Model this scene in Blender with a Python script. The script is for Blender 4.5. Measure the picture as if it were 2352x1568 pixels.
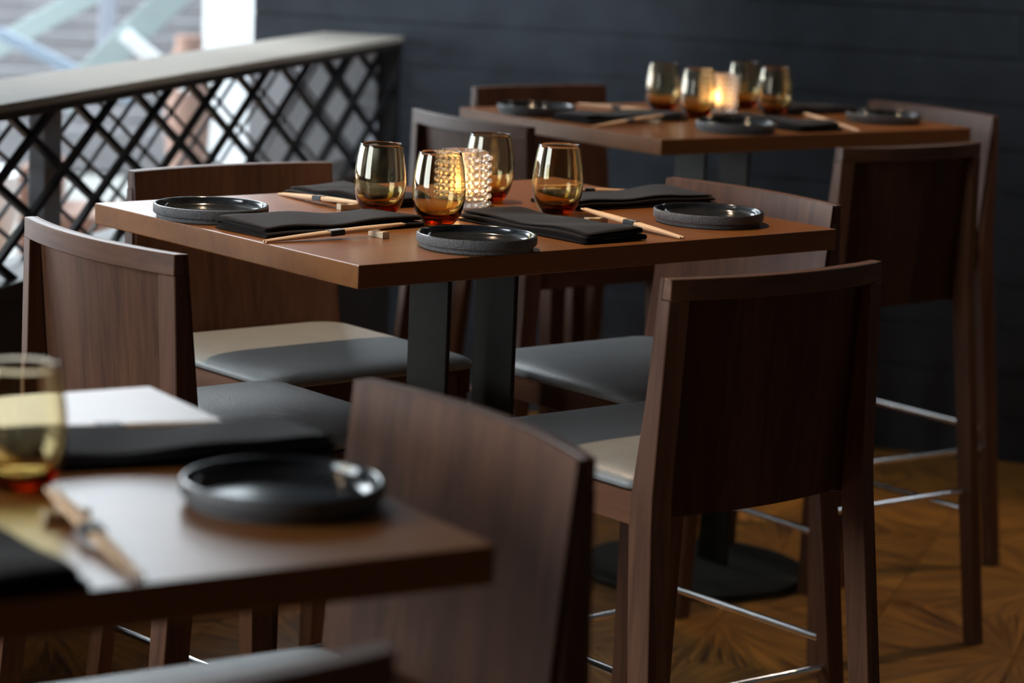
import bpy, bmesh, math, random
from mathutils import Vector, Matrix
random.seed(7)
scene = bpy.context.scene
col = scene.collection
for o_ in list(bpy.data.objects):
    bpy.data.objects.remove(o_)

# ------------------------------------------------------------------ camera
F_PX, PITCH, ROLL, ZC = 6130.92, 0.1760244, 0.0416661, 1.587005
cam_d = bpy.data.cameras.new('camera'); cam = bpy.data.objects.new('camera', cam_d); col.objects.link(cam)
cam_d.sensor_width = 36.0; cam_d.lens = F_PX / 2352 * 36.0
fw = Vector((0, math.cos(PITCH), -math.sin(PITCH))); up0 = Vector((0, math.sin(PITCH), math.cos(PITCH))); rt0 = Vector((1, 0, 0))
rt = math.cos(ROLL) * rt0 + math.sin(ROLL) * up0
up = -math.sin(ROLL) * rt0 + math.cos(ROLL) * up0
m = Matrix(((rt.x, up.x, -fw.x, 0), (rt.y, up.y, -fw.y, 0), (rt.z, up.z, -fw.z, ZC), (0, 0, 0, 1)))
cam.matrix_world = m
cam_d.dof.use_dof = True; cam_d.dof.focus_distance = 3.85; cam_d.dof.aperture_fstop = 4.2
cam_d.clip_start = 0.05; cam_d.clip_end = 200
scene.camera = cam

# ------------------------------------------------------------------ light
SKY = 12.5
world = bpy.data.worlds.new('sky'); scene.world = world; world.use_nodes = True
bg = world.node_tree.nodes['Background']
bg.inputs[0].default_value = (0.86, 0.94, 1.0, 1); bg.inputs[1].default_value = SKY

def area(name, loc, rot, sx, sy, power, color, portal=False):
    d = bpy.data.lights.new(name, 'AREA'); d.shape = 'RECTANGLE'; d.size = sx; d.size_y = sy
    d.energy = power; d.color = color
    if portal: d.cycles.is_portal = True
    o = bpy.data.objects.new(name, d); col.objects.link(o); o.location = loc; o.rotation_euler = rot
    return o
def spot(name, loc, target, power, color, size, blend, radius):
    d = bpy.data.lights.new(name, 'SPOT'); d.energy = power; d.color = color
    d.spot_size = size; d.spot_blend = blend; d.shadow_soft_size = radius
    o = bpy.data.objects.new(name, d); col.objects.link(o); o.location = loc
    o.rotation_euler = (Vector(target) - Vector(loc)).to_track_quat('-Z', 'Y').to_euler()
    return o
# daylight enters through the big window in the left wall and through the atrium
area('window_portal', (-3.23, 1.7, 1.9), (0, -math.pi / 2, 0), 1.8, 2.3, 1, (1, 1, 1), True)
WARM = (1.0, 0.72, 0.47)
spot('overhead_spot', (-0.34, 4.43, 2.51), (-0.02, 4.02, 0.9), 92, WARM, 1.02, 0.4, 0.03)
spot('overhead_spot', (0.184, 6.32, 2.51), (0.42, 6.02, 0.9), 42, WARM, 0.95, 0.5, 0.03)
spot('overhead_spot', (-1.0, 2.85, 2.42), (-0.45, 2.25, 1.0), 9, WARM, 0.85, 0.7, 0.03)  # dim spot added over the foreground table
spot('overhead_spot', (2.0, 6.5, 2.92), (1.25, 5.55, 0.0), 75, WARM, 1.1, 0.8, 0.05)  # spot added only to brighten the floor at the right
spot('overhead_spot', (-0.35, 6.1, 2.92), (-0.72, 6.5, 1.0), 60, (1.0, 0.88, 0.74), 1.2, 0.9, 0.05)
spot('overhead_spot', (-0.1, 6.3, 2.92), (-0.40, 7.80, 1.35), 170, (0.90, 0.95, 1.0), 1.05, 0.9, 0.05)

vs = scene.view_settings
vs.view_transform = 'Standard'; vs.look = 'None'; vs.gamma = 1.0; vs.use_curve_mapping = False; vs.exposure = 0.0
scene.display_settings.display_device = 'sRGB'
cy = scene.cycles
cy.use_denoising = True; cy.use_adaptive_sampling = True; cy.adaptive_threshold = 0.015
try: cy.denoiser = 'OPENIMAGEDENOISE'
except Exception: pass
cy.max_bounces = 14; cy.transmission_bounces = 14; cy.glossy_bounces = 6; cy.diffuse_bounces = 4
cy.transparent_max_bounces = 12; cy.sample_clamp_indirect = 20.0; cy.blur_glossy = 0.5

# ------------------------------------------------------------------ materials
MATS = {}
def mat(name):
    m_ = bpy.data.materials.new(name); m_.use_nodes = True; MATS[name] = m_
    return m_, m_.node_tree.nodes, m_.node_tree.links, m_.node_tree.nodes['Principled BSDF']
def simple(name, color, rough=0.5, metal=0.0, spec=0.5, noise=0.0, nscale=40, bump=0.0, bscale=200, coat=0.0):
    m_, N, L, P = mat(name)
    P.inputs['Base Color'].default_value = (*color, 1); P.inputs['Roughness'].default_value = rough
    P.inputs['Metallic'].default_value = metal; P.inputs['Specular IOR Level'].default_value = spec
    if coat: P.inputs['Coat Weight'].default_value = coat; P.inputs['Coat Roughness'].default_value = 0.15
    if noise or bump:
        tc = N.new('ShaderNodeTexCoord')
    if noise:
        nz = N.new('ShaderNodeTexNoise'); nz.inputs['Scale'].default_value = nscale; nz.inputs['Detail'].default_value = 5
        L.new(tc.outputs['Object'], nz.inputs['Vector'])
        rp = N.new('ShaderNodeValToRGB')
        rp.color_ramp.elements[0].position = 0.3; rp.color_ramp.elements[1].position = 0.7
        rp.color_ramp.elements[0].color = (*[c * (1 - noise) for c in color], 1)
        rp.color_ramp.elements[1].color = (*[min(1, c * (1 + noise)) for c in color], 1)
        L.new(nz.outputs['Fac'], rp.inputs['Fac']); L.new(rp.outputs['Color'], P.inputs['Base Color'])
    if bump:
        nb = N.new('ShaderNodeTexNoise'); nb.inputs['Scale'].default_value = bscale; nb.inputs['Detail'].default_value = 3
        L.new(tc.outputs['Object'], nb.inputs['Vector'])
        bm_ = N.new('ShaderNodeBump'); bm_.inputs['Strength'].default_value = bump; bm_.inputs['Distance'].default_value = 0.002
        L.new(nb.outputs['Fac'], bm_.inputs['Height']); L.new(bm_.outputs['Normal'], P.inputs['Normal'])
    return m_
def wood(name, dark, light, axis, rough=0.4, fine=90, stretch=0.05, spec=0.5, bump=0.15, rand=True):
    m_, N, L, P = mat(name)
    tc = N.new('ShaderNodeTexCoord'); mp = N.new('ShaderNodeMapping')
    s = [1, 1, 1]; s['XYZ'.index(axis)] = stretch
    mp.inputs['Scale'].default_value = s
    L.new(tc.outputs['Object'], mp.inputs['Vector'])
    if rand:
        oi = N.new('ShaderNodeObjectInfo'); mul = N.new('ShaderNodeMath'); mul.operation = 'MULTIPLY'; mul.inputs[1].default_value = 17.0
        L.new(oi.outputs['Random'], mul.inputs[0]); cx = N.new('ShaderNodeCombineXYZ')
        for k in range(3): L.new(mul.outputs[0], cx.inputs[k])
        L.new(cx.outputs[0], mp.inputs['Location'])
    n1 = N.new('ShaderNodeTexNoise'); n1.inputs['Scale'].default_value = fine; n1.inputs['Detail'].default_value = 6; n1.inputs['Roughness'].default_value = 0.65
    n2 = N.new('ShaderNodeTexNoise'); n2.inputs['Scale'].default_value = fine * 0.13; n2.inputs['Detail'].default_value = 3; n2.inputs['Distortion'].default_value = 0.8
    for n in (n1, n2): L.new(mp.outputs[0], n.inputs['Vector'])
    mx = N.new('ShaderNodeMix'); mx.data_type = 'FLOAT'; mx.inputs['Factor'].default_value = 0.5
    L.new(n1.outputs['Fac'], mx.inputs['A']); L.new(n2.outputs['Fac'], mx.inputs['B'])
    rp = N.new('ShaderNodeValToRGB'); e = rp.color_ramp.elements
    e[0].position = 0.36; e[1].position = 0.64; e[0].color = (*dark, 1); e[1].color = (*light, 1)
    L.new(mx.outputs['Result'], rp.inputs['Fac']); L.new(rp.outputs['Color'], P.inputs['Base Color'])
    P.inputs['Roughness'].default_value = rough; P.inputs['Specular IOR Level'].default_value = spec
    bm_ = N.new('ShaderNodeBump'); bm_.inputs['Strength'].default_value = bump; bm_.inputs['Distance'].default_value = 0.001
    L.new(n1.outputs['Fac'], bm_.inputs['Height']); L.new(bm_.outputs['Normal'], P.inputs['Normal'])
    return m_
def glass(name, color, rough=0.0, ior=1.5, absorb=None, density=0):
    m_, N, L, P = mat(name)
    P.inputs['Base Color'].default_value = (*color, 1); P.inputs['Roughness'].default_value = rough
    P.inputs['Transmission Weight'].default_value = 1.0; P.inputs['IOR'].default_value = ior
    if absorb:
        va = N.new('ShaderNodeVolumeAbsorption'); va.inputs['Color'].default_value = (*absorb, 1); va.inputs['Density'].default_value = density
        L.new(va.outputs[0], N['Material Output'].inputs['Volume'])
    return m_
def emit(name, color, strength):
    m_, N, L, P = mat(name)
    P.inputs['Base Color'].default_value = (0, 0, 0, 1)
    P.inputs['Emission Color'].default_value = (*color, 1); P.inputs['Emission Strength'].default_value = strength
    return m_

SD, SL = (0.066, 0.026, 0.0125), (0.155, 0.066, 0.033)
PD, PL = (0.046, 0.018, 0.0088), (0.118, 0.050, 0.025)  # panel tones darker than the frame: recess shade painted in, plus its own grain
wood('stool_wood_upright', SD, SL, 'Z', 0.46, spec=0.3)
wood('stool_panel_shaded', PD, PL, 'Z', 0.5, spec=0.25)
wood('stool_wood_cross', SD, SL, 'X', 0.42, spec=0.4)
wood('stool_wood_depth', SD, SL, 'Y', 0.5, spec=0.22)
wood('table_wood', (0.175, 0.060, 0.0125), (0.25, 0.093, 0.022), 'X', 0.30, fine=60, stretch=0.06, spec=0.42, bump=0.05)
simple('seat_leather', (0.25, 0.26, 0.255), 0.42, noise=0.05, nscale=25, bump=0.25, bscale=420)
simple('chrome', (0.93, 0.93, 0.93), 0.14, 1.0)
simple('table_steel', (0.030, 0.026, 0.018), 0.6, 0.0, spec=0.2, noise=0.12, nscale=30, bump=0.1, bscale=300)
simple('plate_glaze', (0.020, 0.022, 0.025), 0.12, spec=0.7, noise=0.3, nscale=60)
def plate_stone():
    m_, N, L, P = mat('plate_stone')
    tc = N.new('ShaderNodeTexCoord'); nz = N.new('ShaderNodeTexNoise'); nz.inputs['Scale'].default_value = 1000; nz.inputs['Detail'].default_value = 2
    L.new(tc.outputs['Object'], nz.inputs['Vector'])
    rp = N.new('ShaderNodeValToRGB'); e = rp.color_ramp.elements
    e[0].position = 0.42; e[0].color = (0.035, 0.035, 0.038, 1); e[1].position = 0.64; e[1].color = (0.20, 0.195, 0.19, 1)
    L.new(nz.outputs['Fac'], rp.inputs['Fac']); L.new(rp.outputs['Color'], P.inputs['Base Color'])
    P.inputs['Roughness'].default_value = 0.65
    b = N.new('ShaderNodeBump'); b.inputs['Strength'].default_value = 0.5; b.inputs['Distance'].default_value = 0.0008
    L.new(nz.outputs['Fac'], b.inputs['Height']); L.new(b.outputs['Normal'], P.inputs['Normal'])
plate_stone()
def napkin_mat():
    m_, N, L, P = mat('napkin_cloth')
    P.inputs['Base Color'].default_value = (0.0125, 0.0085, 0.0074, 1); P.inputs['Roughness'].default_value = 0.9
    P.inputs['Sheen Weight'].default_value = 0.06; P.inputs['Specular IOR Level'].default_value = 0.1
    tc = N.new('ShaderNodeTexCoord'); wv = N.new('ShaderNodeTexNoise'); wv.inputs['Scale'].default_value = 1400; wv.inputs['Detail'].default_value = 2
    L.new(tc.outputs['Object'], wv.inputs['Vector'])
    b = N.new('ShaderNodeBump'); b.inputs['Strength'].default_value = 0.4; b.inputs['Distance'].default_value = 0.0006
    L.new(wv.outputs['Fac'], b.inputs['Height']); L.new(b.outputs['Normal'], P.inputs['Normal'])
napkin_mat()
wood('chopstick_wood', (0.66, 0.40, 0.21), (0.85, 0.60, 0.38), 'Y', 0.55, fine=500, stretch=0.03, bump=0.1)
wood('rest_wood', (0.55, 0.42, 0.25), (0.75, 0.62, 0.42), 'X', 0.5, fine=300, stretch=0.1)
simple('band_paper', (0.018, 0.022, 0.025), 0.6, noise=0.1, nscale=300)
simple('band_print', (0.70, 0.70, 0.70), 0.6, noise=0.02, nscale=300)
glass('amber_glass', (1, 1, 1), 0.0, 1.5, (0.88, 0.70, 0.05), 330)
glass('clear_glass', (1.0, 0.985, 0.97), 0.0, 1.5)
glass('frosted_glass', (1.0, 0.97, 0.94), 0.35, 1.5)
simple('wax', (0.85, 0.78, 0.65), 0.5, noise=0.03, nscale=80)
simple('tin', (0.7, 0.7, 0.7), 0.25, 1.0)
emit('flame', (1.0, 0.50, 0.15), 1500)
simple('wall_board_paint', (0.036, 0.045, 0.058), 0.5, noise=0.22, nscale=9, bump=0.3, bscale=60)
simple('wall_backing', (0.012, 0.013, 0.015), 0.8, noise=0.1, nscale=10)
simple('atrium_side_panel', (0.40, 0.43, 0.47), 0.6, noise=0.08, nscale=8)
simple('rail_top', (0.33, 0.31, 0.27), 0.75, noise=0.06, nscale=12)
simple('rail_edge', (0.030, 0.020, 0.014), 0.45, noise=0.2, nscale=30)
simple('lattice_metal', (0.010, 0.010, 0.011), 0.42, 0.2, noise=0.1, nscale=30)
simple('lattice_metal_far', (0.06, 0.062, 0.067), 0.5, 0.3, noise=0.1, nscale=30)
simple('post_metal', (0.42, 0.44, 0.48), 0.6, 0.2, noise=0.08, nscale=12)
simple('knee_wall_wood', (0.020, 0.014, 0.010), 0.5, noise=0.25, nscale=20)
simple('ceiling_paint', (0.06, 0.055, 0.05), 0.8, noise=0.05, nscale=5)
simple('side_wall_paint', (0.05, 0.045, 0.04), 0.7, noise=0.1, nscale=5)
simple('atrium_floor_stone', (0.33, 0.33, 0.315), 0.5, noise=0.12, nscale=3)
simple('atrium_wall_paint', (0.27, 0.31, 0.33), 0.7, noise=0.05, nscale=1.5)
simple('white_plaster', (0.86, 0.87, 0.88), 0.6, noise=0.03, nscale=3)
simple('stair_stone', (0.17, 0.165, 0.172), 0.6, noise=0.15, nscale=6)
simple('lilac_paint', (0.36, 0.38, 0.45), 0.5, noise=0.05, nscale=5)
simple('blue_paint', (0.27, 0.33, 0.41), 0.5, noise=0.05, nscale=5)
simple('terracotta', (0.34, 0.20, 0.155), 0.7, noise=0.1, nscale=8)
simple('green_panel', (0.36, 0.43, 0.43), 0.3, noise=0.05, nscale=4)
simple('dark_frame', (0.03, 0.03, 0.032), 0.5, noise=0.1, nscale=20)
def floor_mat(name, radial):
    m_, N, L, P = mat(name)
    tc = N.new('ShaderNodeTexCoord')
    if radial:
        sp = N.new('ShaderNodeSeparateXYZ'); L.new(tc.outputs['UV'], sp.inputs[0])
        at = N.new('ShaderNodeMath'); at.operation = 'ARCTAN2'; L.new(sp.outputs['Y'], at.inputs[0]); L.new(sp.outputs['X'], at.inputs[1])
        ln = N.new('ShaderNodeVectorMath'); ln.operation = 'LENGTH'; L.new(tc.outputs['UV'], ln.inputs[0])
        oi = N.new('ShaderNodeObjectInfo')
        a = N.new('ShaderNodeMath'); a.operation = 'MULTIPLY'; a.inputs[1].default_value = 34; L.new(at.outputs[0], a.inputs[0])
        r = N.new('ShaderNodeMath'); r.operation = 'MULTIPLY'; r.inputs[1].default_value = 1.6; L.new(ln.outputs['Value'], r.inputs[0])
        q = N.new('ShaderNodeMath'); q.operation = 'MULTIPLY'; q.inputs[1].default_value = 40; L.new(oi.outputs['Random'], q.inputs[0])
        cx = N.new('ShaderNodeCombineXYZ'); L.new(a.outputs[0], cx.inputs[0]); L.new(r.outputs[0], cx.inputs[1]); L.new(q.outputs[0], cx.inputs[2])
        vec = cx.outputs[0]; sc = 1.0
    else:
        mp = N.new('ShaderNodeMapping'); mp.inputs['Scale'].default_value = (1, 0.08, 1); L.new(tc.outputs['Object'], mp.inputs['Vector'])
        vec = mp.outputs[0]; sc = 40
    nz = N.new('ShaderNodeTexNoise'); nz.inputs['Scale'].default_value = sc; nz.inputs['Detail'].default_value = 5; nz.inputs['Roughness'].default_value = 0.6
    nz.inputs['Distortion'].default_value = 0.3
    L.new(vec, nz.inputs['Vector'])
    rp = N.new('ShaderNodeValToRGB'); e = rp.color_ramp.elements
    e[0].position = 0.38; e[0].color = (0.060, 0.019, 0.003, 1); e[1].position = 0.60; e[1].color = (0.44, 0.185, 0.026, 1)
    L.new(nz.outputs['Fac'], rp.inputs['Fac']); L.new(rp.outputs['Color'], P.inputs['Base Color'])
    P.inputs['Roughness'].default_value = 0.42
floor_mat('floor_parquet', True); floor_mat('floor_plain', False)

# ------------------------------------------------------------------ mesh helpers
class MB:
    def __init__(s): s.v = []; s.f = []; s.mi = []
    def add(s, vs_, fs, mi=0):
        b = len(s.v); s.v += [tuple(v) for v in vs_]; s.f += [tuple(b + i for i in f) for f in fs]; s.mi += [mi] * len(fs)
    def box(s, x0, x1, y0, y1, z0, z1, mi=0):
        s.add([(x0, y0, z0), (x1, y0, z0), (x1, y1, z0), (x0, y1, z0), (x0, y0, z1), (x1, y0, z1), (x1, y1, z1), (x0, y1, z1)],
              [(3, 2, 1, 0), (4, 5, 6, 7), (0, 1, 5, 4), (1, 2, 6, 5), (2, 3, 7, 6), (3, 0, 4, 7)], mi)
    def loft(s, rings, cap=True, mi=0):
        n = len(rings[0]); b = []
        vs_ = [v for r in rings for v in r]; fs = []
        for k in range(len(rings) - 1):
            for i in range(n):
                j = (i + 1) % n
                fs.append((k * n + i, k * n + j, (k + 1) * n + j, (k + 1) * n + i))
        if cap:
            fs.append(tuple(range(n - 1, -1, -1))); fs.append(tuple((len(rings) - 1) * n + i for i in range(n)))
        s.add(vs_, fs, mi)
    def lathe(s, prof, n=48, mi=0):
        "closed-axis profile list of (r,z); r==0 endpoints become poles"
        vs_ = []; idx = []
        for r, z in prof:
            if r < 1e-9: idx.append([len(vs_)]); vs_.append((0, 0, z))
            else:
                idx.append(list(range(len(vs_), len(vs_) + n)))
                vs_ += [(r * math.cos(2 * math.pi * i / n), r * math.sin(2 * math.pi * i / n), z) for i in range(n)]
        fs = []
        for a, b in zip(idx[:-1], idx[1:]):
            for i in range(n):
                j = (i + 1) % n
                if len(a) == 1 and len(b) == 1: continue
                if len(a) == 1: fs.append((a[0], b[j], b[i]))
                elif len(b) == 1: fs.append((a[i], a[j], b[0]))
                else: fs.append((a[i], a[j], b[j], b[i]))
        s.add(vs_, fs, mi)
    def tube(s, p, q, r, n=12, mi=0):
        p, q = Vector(p), Vector(q); d = (q - p).normalized()
        a = d.orthogonal().normalized(); b = d.cross(a)
        rings = [[c + a * r * math.cos(2 * math.pi * i / n) + b * r * math.sin(2 * math.pi * i / n) for i in range(n)] for c in (p, q)]
        s.loft(rings, True, mi)
    def mesh(s, name, mats, smooth=None, bevel=0.0, segs=2):
        me = bpy.data.meshes.new(name); me.from_pydata(s.v, [], s.f)
        for mm in (mats if isinstance(mats, (list, tuple)) else [mats]): me.materials.append(MATS[mm])
        me.polygons.foreach_set('material_index', s.mi); me.update()
        bm = bmesh.new(); bm.from_mesh(me)
        bmesh.ops.recalc_face_normals(bm, faces=bm.faces)
        if bevel:
            ed = [e for e in bm.edges if len(e.link_faces) == 2 and e.calc_face_angle(0) > 0.6]
            bmesh.ops.bevel(bm, geom=ed, offset=bevel, segments=segs, affect='EDGES', profile=0.5)
        bm.to_mesh(me); bm.free()
        if smooth is not None:
            me.polygons.foreach_set('use_smooth', [True] * len(me.polygons))
            if smooth < 180: me.set_sharp_from_angle(angle=math.radians(smooth))
        return me
    def build(s, name, mats, parent=None, smooth=None, bevel=0.0, segs=2):
        return link(name, s.mesh(name, mats, smooth, bevel, segs), parent)
def link(name, me, parent=None, loc=None, rot=None):
    o = bpy.data.objects.new(name, me); col.objects.link(o)
    if parent is not None: o.parent = parent
    if loc is not None: o.location = loc
    if rot is not None: o.rotation_euler = rot
    return o
def empty(name, loc=(0, 0, 0), rz=0.0):
    o = bpy.data.objects.new(name, None); o.empty_display_size = 0.1; col.objects.link(o)
    o.location = loc; o.rotation_euler = (0, 0, rz); return o
def tag(o, label, cat, group=None):
    o['label'] = label; o['category'] = cat
    if group: o['group'] = group
    return o
def struct(o, label=None):
    o['kind'] = 'structure'
    if label: o['label'] = label
    return o
def copy_tree(o, parent=None):
    c = o.copy(); col.objects.link(c); c.parent = parent
    for ch in o.children: copy_tree(ch, c)
    return c
def catmull(pts, k=5):
    out = []
    for i in range(len(pts) - 1):
        p0 = pts[max(i - 1, 0)]; p1 = pts[i]; p2 = pts[i + 1]; p3 = pts[min(i + 2, len(pts) - 1)]
        for j in range(k):
            t = j / k
            out.append(tuple(0.5 * (2 * b + (c - a) * t + (2 * a - 5 * b + 4 * c - d) * t * t + (-a + 3 * b - 3 * c + d) * t ** 3)
                             for a, b, c, d in zip(p0, p1, p2, p3)))
    out.append(pts[-1]); return out

# ------------------------------------------------------------------ frames
H = 1.05                      # table top height
TA, TB = 0.923, 0.691         # table sizes
T1 = ((-0.0761, 4.1134), 0.69195)
T2 = ((0.4374, 5.9978), 0.66619)
T3 = ((-0.580, 2.136), 0.55)
def W(T, u, v, z=0.0):
    (cx, cy_), t = T
    return Vector((cx + u * math.cos(t) - v * math.sin(t), cy_ + u * math.sin(t) + v * math.cos(t), z))

# ------------------------------------------------------------------ setting
W0 = Vector((1.071, 7.424)); WD = Vector((0.9538, -0.3003)); WANG = math.atan2(WD.y, WD.x)
RA = Vector((-1.033, 5.28)); RD = Vector((0.2507, 0.9681)); RN = Vector((-0.9681, 0.2507)); RANG = math.atan2(RD.y, RD.x)
floor = MB(); floor.box(-3.4, 4.6, -2.8, 10.0, -0.12, -0.012)
floor = struct(floor.build('floor', 'floor_plain'))
# parquet blocks, four around each starburst
tile = MB(); TS = 0.32
g = 0.0008
tile.box(g, TS - g, g, TS - g, -0.012, 0.0)
tme = tile.mesh('parquet_block', 'floor_parquet', bevel=0.0012, segs=1)
uvl = tme.uv_layers.new(name='UVMap')
for lp in tme.loops:
    co = tme.vertices[lp.vertex_index].co; uvl.data[lp.index].uv = (co.x / TS, co.y / TS)
org = Vector((1.08, 5.40))
ca, sa = math.cos(WANG), math.sin(WANG)
ntile = 0
for i in range(-11, 8):
    for j in range(-10, 9):
        cxy = Vector((i + 0.5, j + 0.5)) * TS
        wx = org + Vector((cxy.x * ca - cxy.y * sa, cxy.x * sa + cxy.y * ca))
        s_ = (wx - RA).dot(RN); dwall = (wx - W0).dot(Vector((-WD.y, WD.x)))
        if s_ > 0.02 or dwall > 0.34 or wx.y < 3.2 or wx.x > 2.3: continue
        ci = 2 * math.floor((i + 1) / 2); cj = 2 * math.floor((j + 1) / 2)      # nearest star corner
        dx = 1 if i >= ci else -1; dy = 1 if j >= cj else -1
        rz = {(1, 1): 0, (-1, 1): math.pi / 2, (-1, -1): math.pi, (1, -1): -math.pi / 2}[(dx, dy)]
        cw = org + Vector((ci * TS * ca - cj * TS * sa, ci * TS * sa + cj * TS * ca))
        link('parquet_block', tme, floor, (cw.x, cw.y, 0), (0, 0, WANG + rz)); ntile += 1

# dark boarded wall at the back
wb = MB()
n_w = Vector((-WD.y, WD.x))
LW0, LW1 = -1.975, 4.0
wb.box(LW0, LW1, 0.022, 0.16, 0, 3.0)
wall_back = wb.build('wall_back', 'wall_backing'); struct(wall_back)
wall_back.location = (W0.x, W0.y, 0); wall_back.rotation_euler = (0, 0, WANG)
BH = 0.125
cuts = [0.9, -0.35, 1.6, 0.3, -1.0, 2.1]
for k in range(24):
    c = cuts[k % 6]
    for a, b in ((LW0, c), (c, LW1)):
        bd = MB(); bd.box(a + 0.0015, b - 0.0015, 0.0, 0.024, k * BH + 0.0008, (k + 1) * BH - 0.0008)
        bd.build('wall_board', 'wall_board_paint', wall_back, bevel=0.0018, segs=1)
# paler grey sheet added over the lower wall, atrium side of the railing
sp = MB(); sp.box(LW0 + 0.005, -1.56, -0.035, -0.002, 0, 1.035)
sp.build('added_wall_sheet', 'atrium_side_panel', wall_back, bevel=0.003)
# right, rear, left walls and ceiling
w = MB(); w.box(3.6, 3.75, -2.8, 7.0, 0, 3.0); struct(w.build('wall_right', 'side_wall_paint'))
w = MB(); w.box(-3.4, 3.75, -2.95, -2.8, 0, 3.0); struct(w.build('wall_front', 'side_wall_paint'))
WY0, WY1, WZ0, WZ1 = 0.55, 2.85, 1.0, 2.8
w = MB()
w.box(-3.4, -3.25, -2.8, WY0, 0, 3.0); w.box(-3.4, -3.25, WY1, 3.9, 0, 3.0)
w.box(-3.4, -3.25, WY0, WY1, 0, WZ0); w.box(-3.4, -3.25, WY0, WY1, WZ1, 3.0)
struct(w.build('wall_left', 'side_wall_paint'))
w = MB(); w.box(-3.4, -1.41, 3.78, 3.9, 0, 3.0); struct(w.build('wall_return', 'side_wall_paint'))
win = MB()
for y in (WY0, WY1): win.box(-3.36, -3.29, y - 0.025, y + 0.025, WZ0, WZ1)
for z in (WZ0 + 0.025, WZ1 - 0.025): win.box(-3.36, -3.29, WY0, WY1, z - 0.025, z + 0.025)
struct(win.build('window_1', 'dark_frame'))
c_ = MB(); c_.add([(-3.4, -2.95, 3.0), (3.75, -2.95, 3.0), (3.75, 6.4, 3.0), (-0.86, 8.06, 3.0), (-1.42, 3.78, 3.0), (-3.4, 3.78, 3.0),
                   (-3.4, -2.95, 3.1), (3.75, -2.95, 3.1), (3.75, 6.4, 3.1), (-0.86, 8.06, 3.1), (-1.42, 3.78, 3.1), (-3.4, 3.78, 3.1)],
                  [(5, 4, 3, 2, 1, 0), (6, 7, 8, 9, 10, 11)] + [(i, (i + 1) % 6, (i + 1) % 6 + 6, i + 6) for i in range(6)])
struct(c_.build('ceiling', 'ceiling_paint'))

# ------------------------------------------------------------------ atrium beyond the railing
at = MB(); at.box(-11, 1.0, 3.9, 17, -0.3, -0.02)
atf = at.build('floor_atrium', 'atrium_floor_stone'); struct(atf)
w = MB(); w.box(-11, 1.5, 15.0, 15.3, -0.02, 3.2); w.box(-11, 1.5, 15.0, 15.3, 3.75, 5.0); struct(w.build('wall_far', 'atrium_wall_paint'))  # unseen upper strip shaped to cut sky glare on the tables
w = MB(); w.box(-11, 1.5, 3.9, 10.0, 5.0, 5.2); w.box(-11, 1.5, 14.5, 15.3, 5.0, 5.2); w.box(-11, -6.0, 10.0, 14.5, 5.0, 5.2); w.box(-0.8, 1.5, 10.0, 14.5, 5.0, 5.2); struct(w.build('ceiling_atrium', 'white_plaster'))  # unseen roof added to dim the atrium; its gap lights the stairs
w = MB(); w.box(-0.80, 1.5, 8.1, 15.0, -0.02, 5.0); struct(w.build('wall_atrium', 'atrium_wall_paint'))
w = MB(); w.box(-8.2, -8.0, 3.9, 5.2, -0.02, 5.0); w.box(-8.2, -8.0, 5.2, 9.2, -0.02, 0.9); w.box(-8.2, -8.0, 5.2, 9.2, 2.6, 5.0); w.box(-8.2, -8.0, 9.2, 15.0, 3.2, 5.0); w.box(-8.2, -3.4, 3.7, 3.9, -0.02, 5.0)  # unseen wall added to keep sky off the boards; gap shaped for daylight
struct(w.build('wall_atrium_left', 'atrium_wall_paint'))
w = MB(); w.box(-3.4, 4.0, 3.7, 3.9, 3.1, 5.0); w.box(-1.0, -0.8, 3.9, 8.2, 3.12, 5.0); struct(w.build('wall_atrium_upper', 'atrium_wall_paint'))

def slab(name, p, q, width, thick, mname, label=None, cat=None, group=None, parent=None):
    "a straight beam from p to q, width across (vertical plane), thick in depth"
    p, q = Vector(p), Vector(q); d = (q - p).normalized(); nn = Vector((-d.z, 0, d.x)) * width / 2
    c0 = parent.location if parent else Vector((0, 0, 0)) if parent else p
    vs_ = []
    for y in (-thick / 2, thick / 2):
        for c in (p + nn, q + nn, q - nn, p - nn): vs_.append((c.x - c0.x, c.y + y - c0.y, c.z - c0.z))
    mb = MB(); mb.add(vs_, [(0, 1, 2, 3), (7, 6, 5, 4), (0, 4, 5, 1), (1, 5, 6, 2), (2, 6, 7, 3), (3, 7, 4, 0)])
    o = mb.build(name, mname, parent, bevel=0.006)
    if parent is None: o.location = c0
    if label: tag(o, label, cat, group)
    return o
YA = 11.0
# white pier beside the wall end
b = MB(); b.box(-1.56, -1.22, 13.0, 13.2, -0.02, 5.0)
tag(b.build('pier', 'white_plaster', bevel=0.01), 'bright white pier standing at the end of the dark wall', 'pillar')
st = empty('staircase', (-2.9, 13.3, 0)); tag(st, 'pale grey staircase blurred beyond the railing', 'stairs')
for k in range(12):
    b = MB(); b.box(-0.4, 1.25, 0.13 * k, 0.13 * k + 0.15, 0, 0.085 * (k + 1) + 0.12); b.build('step', 'stair_stone', st, bevel=0.006)
slab('glass_panel', (-2.70, 12.6, 0.52), (-1.95, 12.6, 0.97), 0.10, 0.03, 'green_panel', 'pale green sloping band at the top left beyond the railing', 'balustrade')
slab('handrail', (-2.42, 12.3, 0.74), (-1.80, 12.3, 0.46), 0.055, 0.05, 'blue_paint', 'bluish handrail sloping down beyond the railing', 'handrail')
slab('strut', (-1.895, 12.1, 0.55), (-1.865, 12.1, 1.30), 0.075, 0.05, 'lilac_paint', 'upright lilac strut beyond the railing', 'strut')
slab('glass_panel', (-2.02, 11.7, 0.48), (-1.45, 11.7, 1.06), 0.13, 0.03, 'green_panel', 'wide pale green sloping band left of the white pier', 'balustrade')
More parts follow.
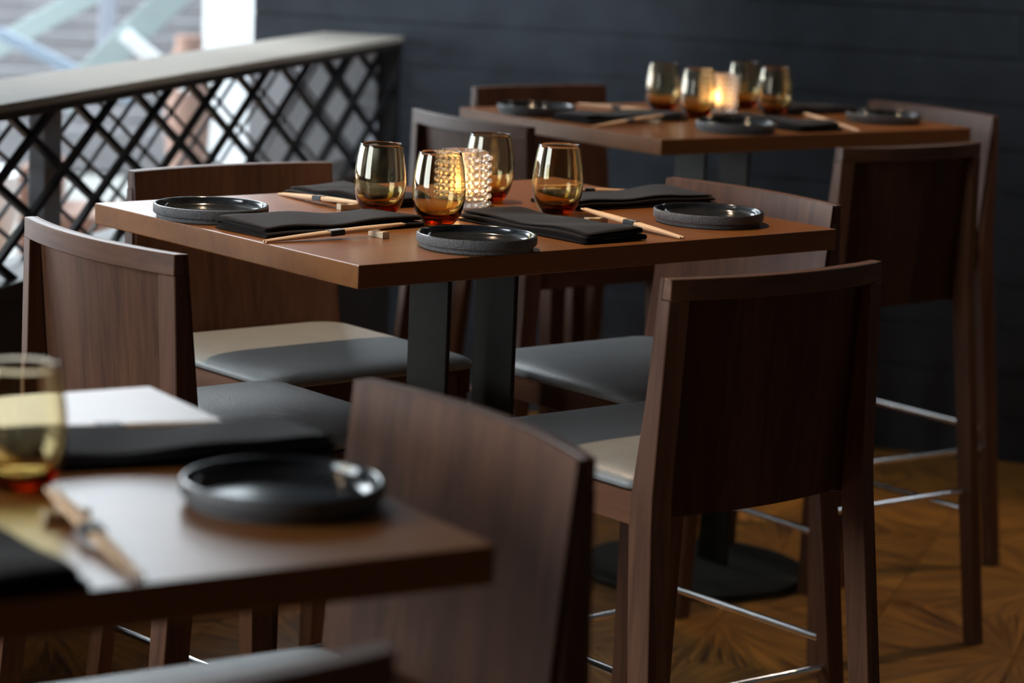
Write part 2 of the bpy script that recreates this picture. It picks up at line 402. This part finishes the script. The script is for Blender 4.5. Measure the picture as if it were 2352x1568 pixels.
slab('handrail', (-1.74, 11.655, 0.80), (-1.45, 11.655, 0.57), 0.06, 0.05, 'white_plaster', 'short white sloping bar below the wide green band', 'handrail')
b = MB(); b.lathe([(0, 0.0), (0.06, 0.0), (0.08, 0.05), (0.105, 0.40), (0.09, 0.66), (0.06, 0.74), (0.065, 0.78), (0, 0.78)], 32)
o_ = b.build('clay_pot', 'terracotta', smooth=50); o_.location = (-1.50, 12.0, 0.0); tag(o_, 'terracotta pot beside the white pier, blurred behind the railing', 'pot')
b = MB(); b.lathe([(0, 0.0), (0.10, 0.0), (0.22, 0.06), (0.30, 0.30), (0.30, 0.42), (0, 0.42)], 32)
o_ = b.build('round_seat', 'white_plaster', smooth=50); o_.location = (-2.1, 9.6, 0.0); tag(o_, 'white round seat seen through the lattice at left', 'seat')
b = MB(); b.box(-0.35, 0.35, -0.2, 0.2, 0.0, 0.36); b.box(-0.35, -0.25, -0.2, 0.2, 0.36, 0.52)
o_ = b.build('low_bench', 'terracotta', bevel=0.02); o_.location = (-1.35, 9.2, 0.0); tag(o_, 'reddish low bench seen through the middle of the lattice', 'bench')
# ------------------------------------------------------------------ railing
ZR = 1.062; ZB = 0.712; S0, S1 = -1.42, 2.68
rail = empty('lattice_railing', (RA.x, RA.y, 0), RANG)     # local x along the rail, local y to the atrium side
tag(rail, 'dark lattice railing with a wide grey top rail beside the bright atrium', 'railing')
b = MB(); b.box(S0, S1 + 0.12, -0.006, 0.25, ZR + 0.002, ZR + 0.02); b.build('top_rail', 'rail_top', rail, bevel=0.003)
b = MB(); b.box(S0, S1 + 0.1, -0.004, 0.24, ZR - 0.014, ZR + 0.002); b.build('rail_edge_strip', 'rail_edge', rail, bevel=0.002)
b = MB(); b.box(S0, S1, 0.0, 0.16, ZB - 0.03, ZB); b.build('bottom_rail', 'rail_edge', rail, bevel=0.003)
b = MB(); b.box(S0, S1, 0.01, 0.15, 0.0, ZB - 0.03); b.build('knee_wall', 'knee_wall_wood', rail)
b = MB(); b.box(S1 - 0.02, S1 + 0.06, 0.0, 0.15, ZB, ZR - 0.014); b.build('end_post', 'lattice_metal', rail, bevel=0.003)
for s_ in (0.335, 0.335 - 1.5):
    b = MB(); b.box(s_, s_ + 0.085, 0.055, 0.095, ZB, ZR - 0.014); b.build('post', 'post_metal', rail, bevel=0.003)
def lattice(y0, y1, halfw, spacing, offs, offb, mname):
    zb, zt = ZB - 0.004, ZR - 0.012; k = 0.5
    for sign, off in ((1, offs), (-1, offb)):
        i = -20
        while i < 30:
            s_mid = off + i * spacing                      # s where bar is at z=1.0
            i += 1
            e0 = s_mid + sign * (zb - 1.0) / k; e1 = s_mid + sign * (zt - 1.0) / k
            lo, hi = min(e0, e1), max(e0, e1)
            if lo < S0 or hi > S1:
                # clip to the ends
                lo2, hi2 = max(lo, S0), min(hi, S1)
                if hi2 - lo2 < 0.05: continue
            else: lo2, hi2 = lo, hi
            zlo = 1.0 + sign * k * (lo2 - s_mid); zhi = 1.0 + sign * k * (hi2 - s_mid)
            d = Vector((hi2 - lo2, 0, zhi - zlo)).normalized(); nn = Vector((-d.z, 0, d.x)) * halfw
            p, q = Vector((lo2, 0, zlo)), Vector((hi2, 0, zhi))
            yy0, yy1 = (y0, (y0 + y1) / 2) if sign > 0 else ((y0 + y1) / 2, y1)
            vs_ = []
            for y in (yy0, yy1):
                for c in (p + nn, q + nn, q - nn, p - nn): vs_.append((c.x, y, c.z))
            mb = MB(); mb.add(vs_, [(0, 1, 2, 3), (7, 6, 5, 4), (0, 4, 5, 1), (1, 5, 6, 2), (2, 6, 7, 3), (3, 7, 4, 0)])
            mb.build('lattice_bar', mname, rail)
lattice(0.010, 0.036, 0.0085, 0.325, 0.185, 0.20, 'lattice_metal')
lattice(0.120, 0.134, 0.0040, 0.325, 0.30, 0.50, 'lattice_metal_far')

# ------------------------------------------------------------------ stool
def make_stool():
    root = empty('bar_stool')
    def yr(z):   # rear edge of the back post
        pts = [(0, -0.066), (0.73, 0.0), (0.77, 0.003), (1.066, 0.0)]
        for (z0, a), (z1, b_) in zip(pts, pts[1:]):
            if z <= z1: return a + (b_ - a) * (z - z0) / (z1 - z0)
        return pts[-1][1]
    def yf(z):
        pts = [(0, -0.034), (0.727, 0.044), (0.77, 0.051), (1.066, 0.021)]
        for (z0, a), (z1, b_) in zip(pts, pts[1:]):
            if z <= z1: return a + (b_ - a) * (z - z0) / (z1 - z0)
        return pts[-1][1]
    def xo(z): return 0.200 + 0.046 * (1 - z / 1.066)
    BOW = 0.028; SK = 0.0065
    def bow(x): return -BOW * (1 - min(1.0, abs(x) / 0.2) ** 2)
    for s in (-1, 1):
        b = MB(); rings = []
        for z in (0.0, 0.35, 0.727, 0.772, 0.9, 1.037):
            xa, xb = xo(z) - 0.030, xo(z)
            k = min(1.0, z / 0.727); sk = SK if z > 0.73 else 0.0
            ba = bow(xa - xb + 0.2) * k
            rings.append([(s * xa, yr(z) + ba, z), (s * xb, yr(z), z), (s * xb, yf(z) - sk, z), (s * xa, yf(z) - sk + ba, z)])
        b.loft(rings); b.build('back_leg', 'stool_wood_upright', root, bevel=0.0012, segs=1)
        b = MB(); rings = []
        for z, ya, yb, th in ((0.0, 0.402, 0.432, 0.029), (0.727, 0.372, 0.418, 0.043)):
            x1, x0 = s * 0.204, s * (0.204 - th)
            rings.append([(x0, ya, z), (x1, ya, z), (x1, yb, z), (x0, yb, z)])
        b.loft(rings); b.build('front_leg', 'stool_wood_upright', root, bevel=0.0015, segs=1)
        b = MB(); x1 = s * 0.207; x0 = s * 0.181
        b.box(min(x0, x1), max(x0, x1), 0.046, 0.420, 0.7275, 0.772); b.build('side_rail', 'stool_wood_depth', root, bevel=0.0015, segs=1)
        xa = s * (xo(0.287) - 0.015)
        b = MB(); b.tube((xa, -0.022, 0.287), (xa * 0.93, 0.405, 0.287), 0.0066); b.build('footrest_bar', 'chrome', root, smooth=40)
    for y, z in ((-0.020, 0.330), (0.404, 0.330)):
        xa = xo(z) - 0.02 if y < 0.1 else 0.19
        b = MB(); b.tube((-xa, y, z), (xa, y, z), 0.0066); b.build('footrest_bar', 'chrome', root, smooth=40)
    b = MB(); b.box(-0.181, 0.181, 0.396, 0.420, 0.7275, 0.772); b.build('front_rail', 'stool_wood_cross', root, bevel=0.0015, segs=1)
    NX = 16
    b = MB(); rings = []
    for i in range(NX + 1):
        x = -0.2 + 0.4 * i / NX; o = bow(x)
        rings.append([(x, o, 1.0372), (x, o, 1.066), (x, o + yf(1.066) - SK, 1.066), (x, o + yf(1.037) - SK, 1.0372)])
    b.loft(rings); b.build('top_rail', 'stool_wood_cross', root, smooth=35, bevel=0.0012, segs=1)
    b = MB(); rings = []
    for i in range(NX + 1):
        x = -0.2 + 0.4 * i / NX; o = bow(x)
        f1, f0 = yf(1.066), yf(0.772)
        rings.append([(x, o + f0 - SK + 0.0002, 0.735), (x, o + f1 - SK + 0.0002, 1.0655), (x, o + f1, 1.0655), (x, o + f0, 0.772), (x, o + f0, 0.735)])
    b.loft(rings); b.build('back_panel', 'stool_panel_shaded', root, smooth=35)
    # domed cushion
    b = MB(); rings = []
    X, Y0, Y1 = 0.205, 0.046, 0.446
    for z, ins, rad in ((0.7725, 0.006, 0.024), (0.778, 0.001, 0.026), (0.787, 0.0, 0.028), (0.796, 0.003, 0.03), (0.803, 0.009, 0.034),
                        (0.8085, 0.018, 0.04), (0.8125, 0.032, 0.046), (0.8155, 0.058, 0.05), (0.8175, 0.10, 0.05), (0.818, 0.19, 0.01)):
        r = []
        hx = X - ins; y0, y1 = Y0 + ins * 0.55, Y1 - ins
        rad = min(rad, hx * 0.95)
        for cx_, cy_, a0 in ((hx - rad, y1 - rad, 0), (-hx + rad, y1 - rad, 90), (-hx + rad, y0 + rad, 180), (hx - rad, y0 + rad, 270)):
            for q in range(6):
                an = math.radians(a0 + q * 18)
                r.append((cx_ + rad * math.cos(an), cy_ + rad * math.sin(an), 0.7725 + (z - 0.7725) * 0.58))
        rings.append(r)
    b.loft(rings); b.build('seat_cushion', 'seat_leather', root, smooth=180)
    return root
STOOL = make_stool(); stool_used = [False]
def place_stool(T, side, c, d, label, group, yaw=0.0):
    "side D/A/B/C, c = position along the side, d = distance of rear face from table centre"
    t = T[1]
    u, v, r = {'D': (c, -d, t), 'A': (-d, c, t - math.pi / 2), 'C': (d, c, t + math.pi / 2), 'B': (c, d, t + math.pi)}[side]
    if stool_used[0]: o = copy_tree(STOOL)
    else: o = STOOL; stool_used[0] = True
    o.location = W(T, u, v); o.rotation_euler = (0, 0, r + yaw)
    return tag(o, label, 'bar stool', group)
G_ST = 'dark wooden bar stools with grey leather seats'
place_stool(T1, 'D', -0.016, 0.700, 'dark bar stool with its shadowed back to us, near side of the middle table', G_ST)
place_stool(T1, 'A', -0.055, 0.695, 'brown wooden bar stool whose recessed back panel catches daylight, left of the middle table', G_ST)
place_stool(T1, 'B', -0.060, 0.582, 'dark wooden bar stool facing us beside the lattice railing, pale seat under the middle table', G_ST)
place_stool(T1, 'C', -0.022, 0.600, 'dark wooden bar stool with grain-lit inner back at the right end of the middle table', G_ST)
place_stool(T2, 'D', -0.095, 0.700, 'very dark wooden bar stool with its back to us at the far table', G_ST)
place_stool(T2, 'A', 0.010, 0.690, 'brown wooden bar stool behind the amber glasses, at the left of the far table', G_ST)
place_stool(T2, 'B', -0.020, 0.625, 'bar stool behind the far table, its top rail showing left of the glasses', G_ST)
place_stool(T2, 'C', -0.085, 0.620, 'bar stool at the right end of the far table against the dark wall', G_ST)
place_stool(T3, 'C', 0.038, 0.668, 'blurred reddish bar stool facing the foreground table, its inner back large before us', G_ST, 0.04)
place_stool(T3, 'D', 0.025, 0.612, 'blurred bar stool at the bottom edge, only its top rail showing below the foreground table', G_ST)

# ------------------------------------------------------------------ tables
def make_table(T, label):
    root = empty('dining_table', (*T[0], 0), T[1]); tag(root, label, 'table', 'square-edged wooden bar tables')
    b = MB(); b.box(-TA / 2, TA / 2, -TB / 2, TB / 2, H - 0.0327, H); b.build('table_top', 'table_wood', root, bevel=0.0018, segs=2)
    for u in (-0.0685, 0.0635):
        b = MB(); b.box(u - 0.004, u + 0.004, -0.049, 0.049, 0.013, H - 0.033); b.build('post', 'table_steel', root, bevel=0.001, segs=1)
    b = MB(); b.lathe([(0, 0.0), (0.263, 0.0), (0.266, 0.002), (0.266, 0.010), (0.263, 0.013), (0, 0.013)], 64); b.build('base_disc', 'table_steel', root, smooth=40)
    return root
make_table(T1, 'sharp wooden table in the middle with a candle holder and four amber glasses')
make_table(T2, 'blurred wooden table far back against the dark wall, set with a glowing candle')
make_table(T3, 'blurred wooden table in the near left foreground')

# ------------------------------------------------------------------ tableware
def plate_mesh():
    b = MB()
    R = 0.0864
    glaze = [(0, 0.0075), (0.060, 0.0072), (0.070, 0.0078), (0.0765, 0.0105), (0.0795, 0.015), (0.0808, 0.0190), (0.0822, 0.0205), (0.0838, 0.0208), (0.0852, 0.0203)]
    stone = [(0.0852, 0.0203), (0.0862, 0.0192), (R, 0.017), (R, 0.0085), (0.0852, 0.0068), (0.0822, 0.0058), (0.0816, 0.0046), (0.0812, 0.0006), (0.080, 0.0), (0, 0.0)]
    b.lathe(catmull(glaze, 3), 72, 0); b.lathe(stone, 72, 1)
    me = b.mesh('plate', ['plate_glaze', 'plate_stone'], smooth=45)
    return me
PLATE = plate_mesh()
def plate(T, u, v, label):
    p = W(T, u, v, H + 0.0004)
    return tag(link('plate', PLATE, None, p, (0, 0, random.random() * 6)), label, 'plate', 'dark stoneware plates')
plate(T1, -0.385, 0.136, 'dark stoneware plate on the left end of the middle table')
plate(T1, -0.202, -0.275, 'dark stoneware plate at the near edge of the middle table, in front of the glasses')
plate(T1, 0.316, -0.207, 'speckled dark stoneware plate on the right end of the middle table')
plate(T2, -0.377, 0.175, 'blurred dark plate on the left end of the far table')
plate(T2, -0.171, -0.251, 'blurred dark plate at the near edge of the far table below the candle')
plate(T2, 0.343, -0.187, 'blurred dark plate on the right end of the far table')
plate(T3, 0.366, -0.152, 'large blurred dark plate on the foreground table')

def napkin_mesh(seed, wdt=0.128, ln=0.292):
    rnd = random.Random(seed)
    th = 0.0026; gap = 0.0044; nl = 4
    path = []
    hw = wdt / 2
    ins = [0.0, 0.004, 0.012, 0.009]; ext = [hw, hw - 0.001, hw - 0.007, hw - 0.009]
    r = gap / 2
    for k in range(nl):
        z = th / 2 + 0.0004 + k * gap
        sgn = 1 if k % 2 == 0 else -1
        x_a, x_b = (-ext[k] if k == 0 else None), None
        xs0 = -sgn * (ext[k] - r); xs1 = sgn * (ext[min(k + 1, nl - 1)] - r)
        n = 10
        for i in range(n + 1):
            path.append((xs0 + (xs1 - xs0) * i / n, z))
        if k < nl - 1:
            for i in range(1, 6):
                a = -math.pi / 2 + math.pi * i / 6
                path.append((xs1 + sgn * r * 1.25 * math.cos(a), z + gap / 2 + r * math.sin(a)))
    # outline of the sheet with thickness
    pts = [Vector(p) for p in path]; L_, R_ = [], []
    for i, p in enumerate(pts):
        d = (pts[min(i + 1, len(pts) - 1)] - pts[max(i - 1, 0)]).normalized(); n = Vector((-d.y, d.x))
        L_.append(p + n * th * 0.46); R_.append(p - n * th * 0.46)
    outline = L_ + R_[::-1]
    b = MB(); rings = []; ns = 26
    ph = [rnd.uniform(0, 6.28) for _ in range(6)]
    for s in range(ns + 1):
        t = s / ns; y = -ln / 2 + ln * t
        ring = []
        for (x, z) in outline:
            hz = z / (nl * gap)
            lift = hz * (0.0026 * math.sin(5.2 * t + ph[0] + 9 * x) + 0.0016 * math.sin(13 * t + ph[1] + 30 * x)) + hz * hz * 0.0025 * (x / hw) * math.sin(4 * t + ph[4])
            endsag = -hz * 0.0022 * (max(0, abs(2 * t - 1) - 0.8) / 0.2)
            xx = x + 0.0022 * math.sin(6 * t + ph[2]) * hz + 0.003 * hz * math.sin(2.4 * t + ph[3])
            yy = y * (1 - 0.018 * hz) + 0.0025 * math.sin(40 * x + ph[5]) * hz
            ring.append((xx, yy, max(0.0002, z + lift + endsag)))
        rings.append(ring)
    b.loft(rings)
    return b.mesh('napkin', 'napkin_cloth', smooth=180)
NAPS = [napkin_mesh(s) for s in (3, 8, 21)] + [napkin_mesh(5, 0.128, 0.228)]
def napkin(T, u, v, rz, k, label):
    p = W(T, u, v, H + 0.0004)
    return tag(link('napkin', NAPS[k], None, p, (0, 0, T[1] + rz)), label, 'napkin', 'folded charcoal cloth napkins')
HP = math.pi / 2
napkin(T1, -0.292, -0.017, -HP + 0.04, 0, 'folded charcoal napkin beside the leftmost plate of the middle table')
napkin(T1, 0.020, -0.172, 0.03, 1, 'folded charcoal napkin running from the front glass to the near table edge')
napkin(T1, 0.350, 0.028, HP - 0.05, 2, 'folded charcoal napkin behind the right plate of the middle table')
napkin(T1, -0.046, 0.229, math.pi, 3, 'folded charcoal napkin behind the left amber glass, next to the railing side')
napkin(T2, -0.270, 0.015, -HP + 0.04, 1, 'blurred charcoal napkin on the left half of the far table')
napkin(T2, 0.020, -0.172, 0.0, 2, 'blurred charcoal napkin on the right of the near plate of the far table')
napkin(T2, 0.345, 0.050, HP, 3, 'blurred charcoal napkin at the back of the far table near its right end')
napkin(T3, 0.350, 0.060, HP - 0.12, 0, 'blurred charcoal napkin behind the plate on the foreground table')
napkin(T3, 0.045, -0.205, 0.02, 1, 'blurred charcoal napkin at the left edge of the picture on the foreground table')

# chopsticks, rests
CL = 0.236
def stick_mesh():
    b = MB(); rings = []
    for t, r in ((0, 0.0017), (0.06, 0.0022), (0.28, 0.0034), (0.5, 0.0039), (0.72, 0.0035), (0.94, 0.0021), (1, 0.0016)):
        rings.append([(r * math.cos(math.pi / 8 + i * math.pi / 4), t * CL, r * math.sin(math.pi / 8 + i * math.pi / 4)) for i in range(8)])
    b.loft(rings); return b.mesh('chopstick', 'chopstick_wood', smooth=30)
STICK = stick_mesh()
bb = MB()
prof = [(-0.0078, -0.0041), (0.0078, -0.0041), (0.0083, 0.0), (0.0078, 0.0041), (-0.0078, 0.0041), (-0.0083, 0.0)]
bb.loft([[(x, CL / 2 - 0.0115, z) for x, z in prof], [(x, CL / 2 + 0.0115, z) for x, z in prof]]); BAND = bb.mesh('paper_band', 'band_paper', smooth=25)
cu = bpy.data.curves.new('band_text', 'FONT'); cu.body = 'NOBU'; cu.size = 0.0072; cu.align_x = 'CENTER'; cu.align_y = 'CENTER'; cu.extrude = 0.00006; cu.space_character = 1.05
to = bpy.data.objects.new('band_text', cu); col.objects.link(to)
bpy.context.view_layer.update()
TXT = bpy.data.meshes.new_from_object(to.evaluated_get(bpy.context.evaluated_depsgraph_get())); bpy.data.objects.remove(to)
TXT.materials.clear(); TXT.materials.append(MATS['band_print'])
bb = MB(); bb.loft([[(x, y, z) for y, z in ((-0.0058, 0), (0.0058, 0), (0.0058, 0.0085), (0.0046, 0.0098), (-0.0046, 0.0098), (-0.0058, 0.0085))] for x in (-0.019, 0.019)])
# hollow the upper side a little: lower the middle with an extra ring
bb = MB(); rings = []
for x, hz, zb in ((-0.019, 0.0098, 0.0), (-0.010, 0.0090, 0.0), (0.0, 0.0082, 0.0), (0.010, 0.0090, 0.0), (0.019, 0.0098, 0.0)):
    rings.append([(x, -0.0058, zb), (x, 0.0058, zb), (x, 0.0058, hz - 0.0007), (x, 0.0050, hz), (x, -0.0050, hz), (x, -0.0058, hz - 0.0007)])
bb.loft(rings); REST = bb.mesh('chopstick_rest', 'rest_wood', smooth=30)
def chopsticks(T, p0, p1, label, rest_label=None, z0=0.0024, z1=0.0138, rest=True, flip=False, shift=0.008):
    a = W(T, *p0); c = W(T, *p1); d = (c - a); yaw = math.atan2(d.y, d.x) - HP
    # the stick lies on the table at one end and on the rest near the other
    tr = 0.80
    slope = math.asin((z1 - z0) / (CL * tr))
    root = empty('chopsticks', (a.x, a.y, H + z0), 0); root.rotation_euler = (slope, 0, yaw)
    tag(root, label, 'chopsticks', 'banded pairs of wooden chopsticks')
    for x, sp_ in ((-0.0035, 0.0), (0.0035, 0.0)):
        link('chopstick', STICK, root, (x, 0, 0), (0, 0, sp_ * 0.5))
    bd = link('paper_band', BAND, root)
    tx = link('band_lettering', TXT, bd, (0, CL / 2, 0.00415), (0, 0, HP if not flip else -HP))
    if rest:
        q = a + d.normalized() * CL * tr
        side = Vector((math.cos(yaw), math.sin(yaw), 0)) * shift
        r = link('chopstick_rest', REST, None, (q.x + side.x, q.y + side.y, H + 0.0003), (0, 0, yaw))
        tag(r, rest_label, 'chopstick rest', 'small wooden chopstick rests')
chopsticks(T1, (-0.460, -0.119), (-0.224, -0.131), 'wooden chopsticks with a dark band before the left napkin of the middle table',
           'small wooden chopstick rest near the front glass of the middle table', shift=0.006)
chopsticks(T1, (0.143, -0.334), (0.150, -0.098), 'wooden chopsticks with a lettered paper band, left of the right plate on the middle table',
           'small wooden chopstick rest beneath the chopsticks right of the front napkin', shift=-0.012)
chopsticks(T1, (-0.132, 0.322), (-0.142, 0.088), 'wooden chopsticks lying behind the left plate, ends hidden by the left glass',
           'small wooden chopstick rest peeking out behind the left napkin and glass', shift=-0.008)
chopsticks(T1, (0.470, 0.135), (0.236, 0.118), 'wooden chopsticks mostly hidden behind the right amber glass of the middle table',
           'small wooden chopstick rest seen between the back and right glasses', shift=0.004)
chopsticks(T2, (-0.444, -0.107), (-0.210, -0.060), 'blurred wooden chopsticks near the front left corner of the far table',
           'blurred wooden chopstick rest on the near left part of the far table', shift=0.012)
chopsticks(T2, (0.105, -0.345), (0.165, -0.110), 'blurred wooden chopsticks pointing at the near right edge of the far table',
           'blurred chopstick rest beside the right chopsticks of the far table', shift=-0.006)
chopsticks(T2, (-0.130, 0.330), (-0.090, 0.105), 'blurred pale wooden chopsticks along the back left of the far table', rest=False, z1=0.006)
chopsticks(T3, (0.157, -0.335), (0.178, -0.105), 'blurred wooden chopsticks at lower left on the foreground table', 'blurred chopstick rest below the foreground glass', shift=0.0)
chopsticks(T3, (0.450, 0.137), (0.222, 0.150), 'blurred wooden chopsticks behind the napkin on the foreground table', rest=False, z1=0.008, z0=0.004)

# amber stemless glasses
def tumbler_mesh():
    b = MB()
    outer = [(0.0, 0.0016), (0.012, 0.0014), (0.019, 0.0), (0.0225, 0.0006), (0.027, 0.0042), (0.0335, 0.0145), (0.0385, 0.030), (0.0404, 0.046), (0.0397, 0.064), (0.0368, 0.086), (0.0322, 0.1085)]
    inner = [(0.0312, 0.1085), (0.0357, 0.086), (0.0386, 0.064), (0.0392, 0.047), (0.0370, 0.032), (0.0312, 0.0195), (0.0235, 0.0132), (0.012, 0.0108), (0.0, 0.0104)]
    prof = catmull(outer, 4) + [(0.03195, 0.10905), (0.03145, 0.10905)] + catmull(inner, 4)
    prof[0] = (0.0, prof[0][1]); prof[-1] = (0.0, prof[-1][1])
    b.lathe(prof, 72); return b.mesh('tumbler', 'amber_glass', smooth=180)
TUMBLER = tumbler_mesh()
def tumbler(T, u, v, label):
    return tag(link('drinking_glass', TUMBLER, None, W(T, u, v, H + 0.0004), (0, 0, random.random())), label, 'glass', 'amber stemless glasses')
tumbler(T1, -0.117, 0.074, 'amber stemless glass standing leftmost on the middle table')
tumbler(T1, -0.101, -0.054, 'amber stemless glass in front, before the ribbed candle holder of the middle table')
tumbler(T1, 0.150, 0.138, 'amber stemless glass behind the candle holder on the middle table')
tumbler(T1, 0.155, -0.029, 'amber stemless glass standing rightmost on the middle table')
tumbler(T2, -0.018, 0.166, 'blurred amber glass standing leftmost on the far table')
tumbler(T2, -0.048, 0.012, 'blurred amber glass in front of the glowing candle on the far table')
tumbler(T2, 0.230, 0.162, 'blurred amber glass behind the glowing candle on the far table')
tumbler(T2, 0.189, 0.014, 'blurred amber glass standing rightmost on the far table')
tumbler(T3, 0.178, -0.030, 'large blurred amber glass cut by the left edge of the picture')

# ribbed candle holder
def peg_mesh(tip):
    b = MB(); rings = []
    for x, r in ((0.0335, 0.0037), (tip - 0.0022, 0.0037), (tip - 0.0006, 0.0029), (tip, 0.0014)):
        rings.append([(x, r * math.cos(i * math.pi / 4 + .39), r * math.sin(i * math.pi / 4 + .39)) for i in range(8)])
    b.loft(rings); return b.mesh('glass_peg', 'clear_glass', smooth=50)
PEG, PEG2 = peg_mesh(0.0464), peg_mesh(0.0405)
def candle_holder(T, u, v, label, singly):
    root = empty('candle_holder', W(T, u, v, H + 0.0004)); tag(root, label, 'candle holder', 'ribbed glass candle holders')
    b = MB(); b.lathe([(0, 0.0), (0.031, 0.0), (0.0335, 0.002), (0.0342, 0.006), (0.0342, 0.0885), (0.0337, 0.0895), (0.0312, 0.0895), (0.0307, 0.0885), (0.0302, 0.0095), (0.0285, 0.0075), (0, 0.0075)], 64)
    b.build('glass_cup', 'frosted_glass', root, smooth=40)
    joined = MB()
    for k in range(14):
        z = 0.0055 + k * 0.0061
        NP = 24 if k % 2 == 0 else 18
        for i in range(NP):
            a = 2 * math.pi * (i + 0.5 * (k % 2)) / NP
            pg = PEG if k % 2 == 0 else PEG2
            if singly: link('glass_peg', pg, root, (0, 0, z), (0, 0, a))
            else:
                R_ = Matrix.Rotation(a, 3, 'Z')
                joined.add([tuple(R_ @ vv.co + Vector((0, 0, z))) for vv in pg.vertices], [tuple(pp.vertices) for pp in pg.polygons])
    if not singly:
        o = joined.build('glass_pegs', 'clear_glass', root, smooth=50); o['kind'] = 'stuff'
    b = MB(); b.lathe([(0, 0.0078), (0.0185, 0.0078), (0.019, 0.0085), (0.0192, 0.021), (0.0182, 0.021), (0.018, 0.0195)], 32); b.build('tealight_cup', 'tin', root, smooth=40)
    b = MB(); b.lathe([(0, 0.009), (0.0178, 0.009), (0.0178, 0.0195), (0.004, 0.0188), (0, 0.0186)], 32); b.build('candle_wax', 'wax', root, smooth=40)
    b = MB(); b.tube((0, 0, 0.0186), (0, 0.0004, 0.0245), 0.0006, 8); b.build('wick', 'dark_frame', root)
    b = MB(); b.lathe([(0, 0.0225), (0.0024, 0.0245), (0.0036, 0.0285), (0.0034, 0.0325), (0.0022, 0.0375), (0.0009, 0.0425), (0, 0.0455)], 16); b.build('flame', 'flame', root, smooth=180)
candle_holder(T1, 0.066, 0.100, 'clear ribbed glass candle holder lit among the glasses of the middle table', True)
candle_holder(T2, 0.088, 0.095, 'blurred glowing ribbed candle holder on the far table', False)
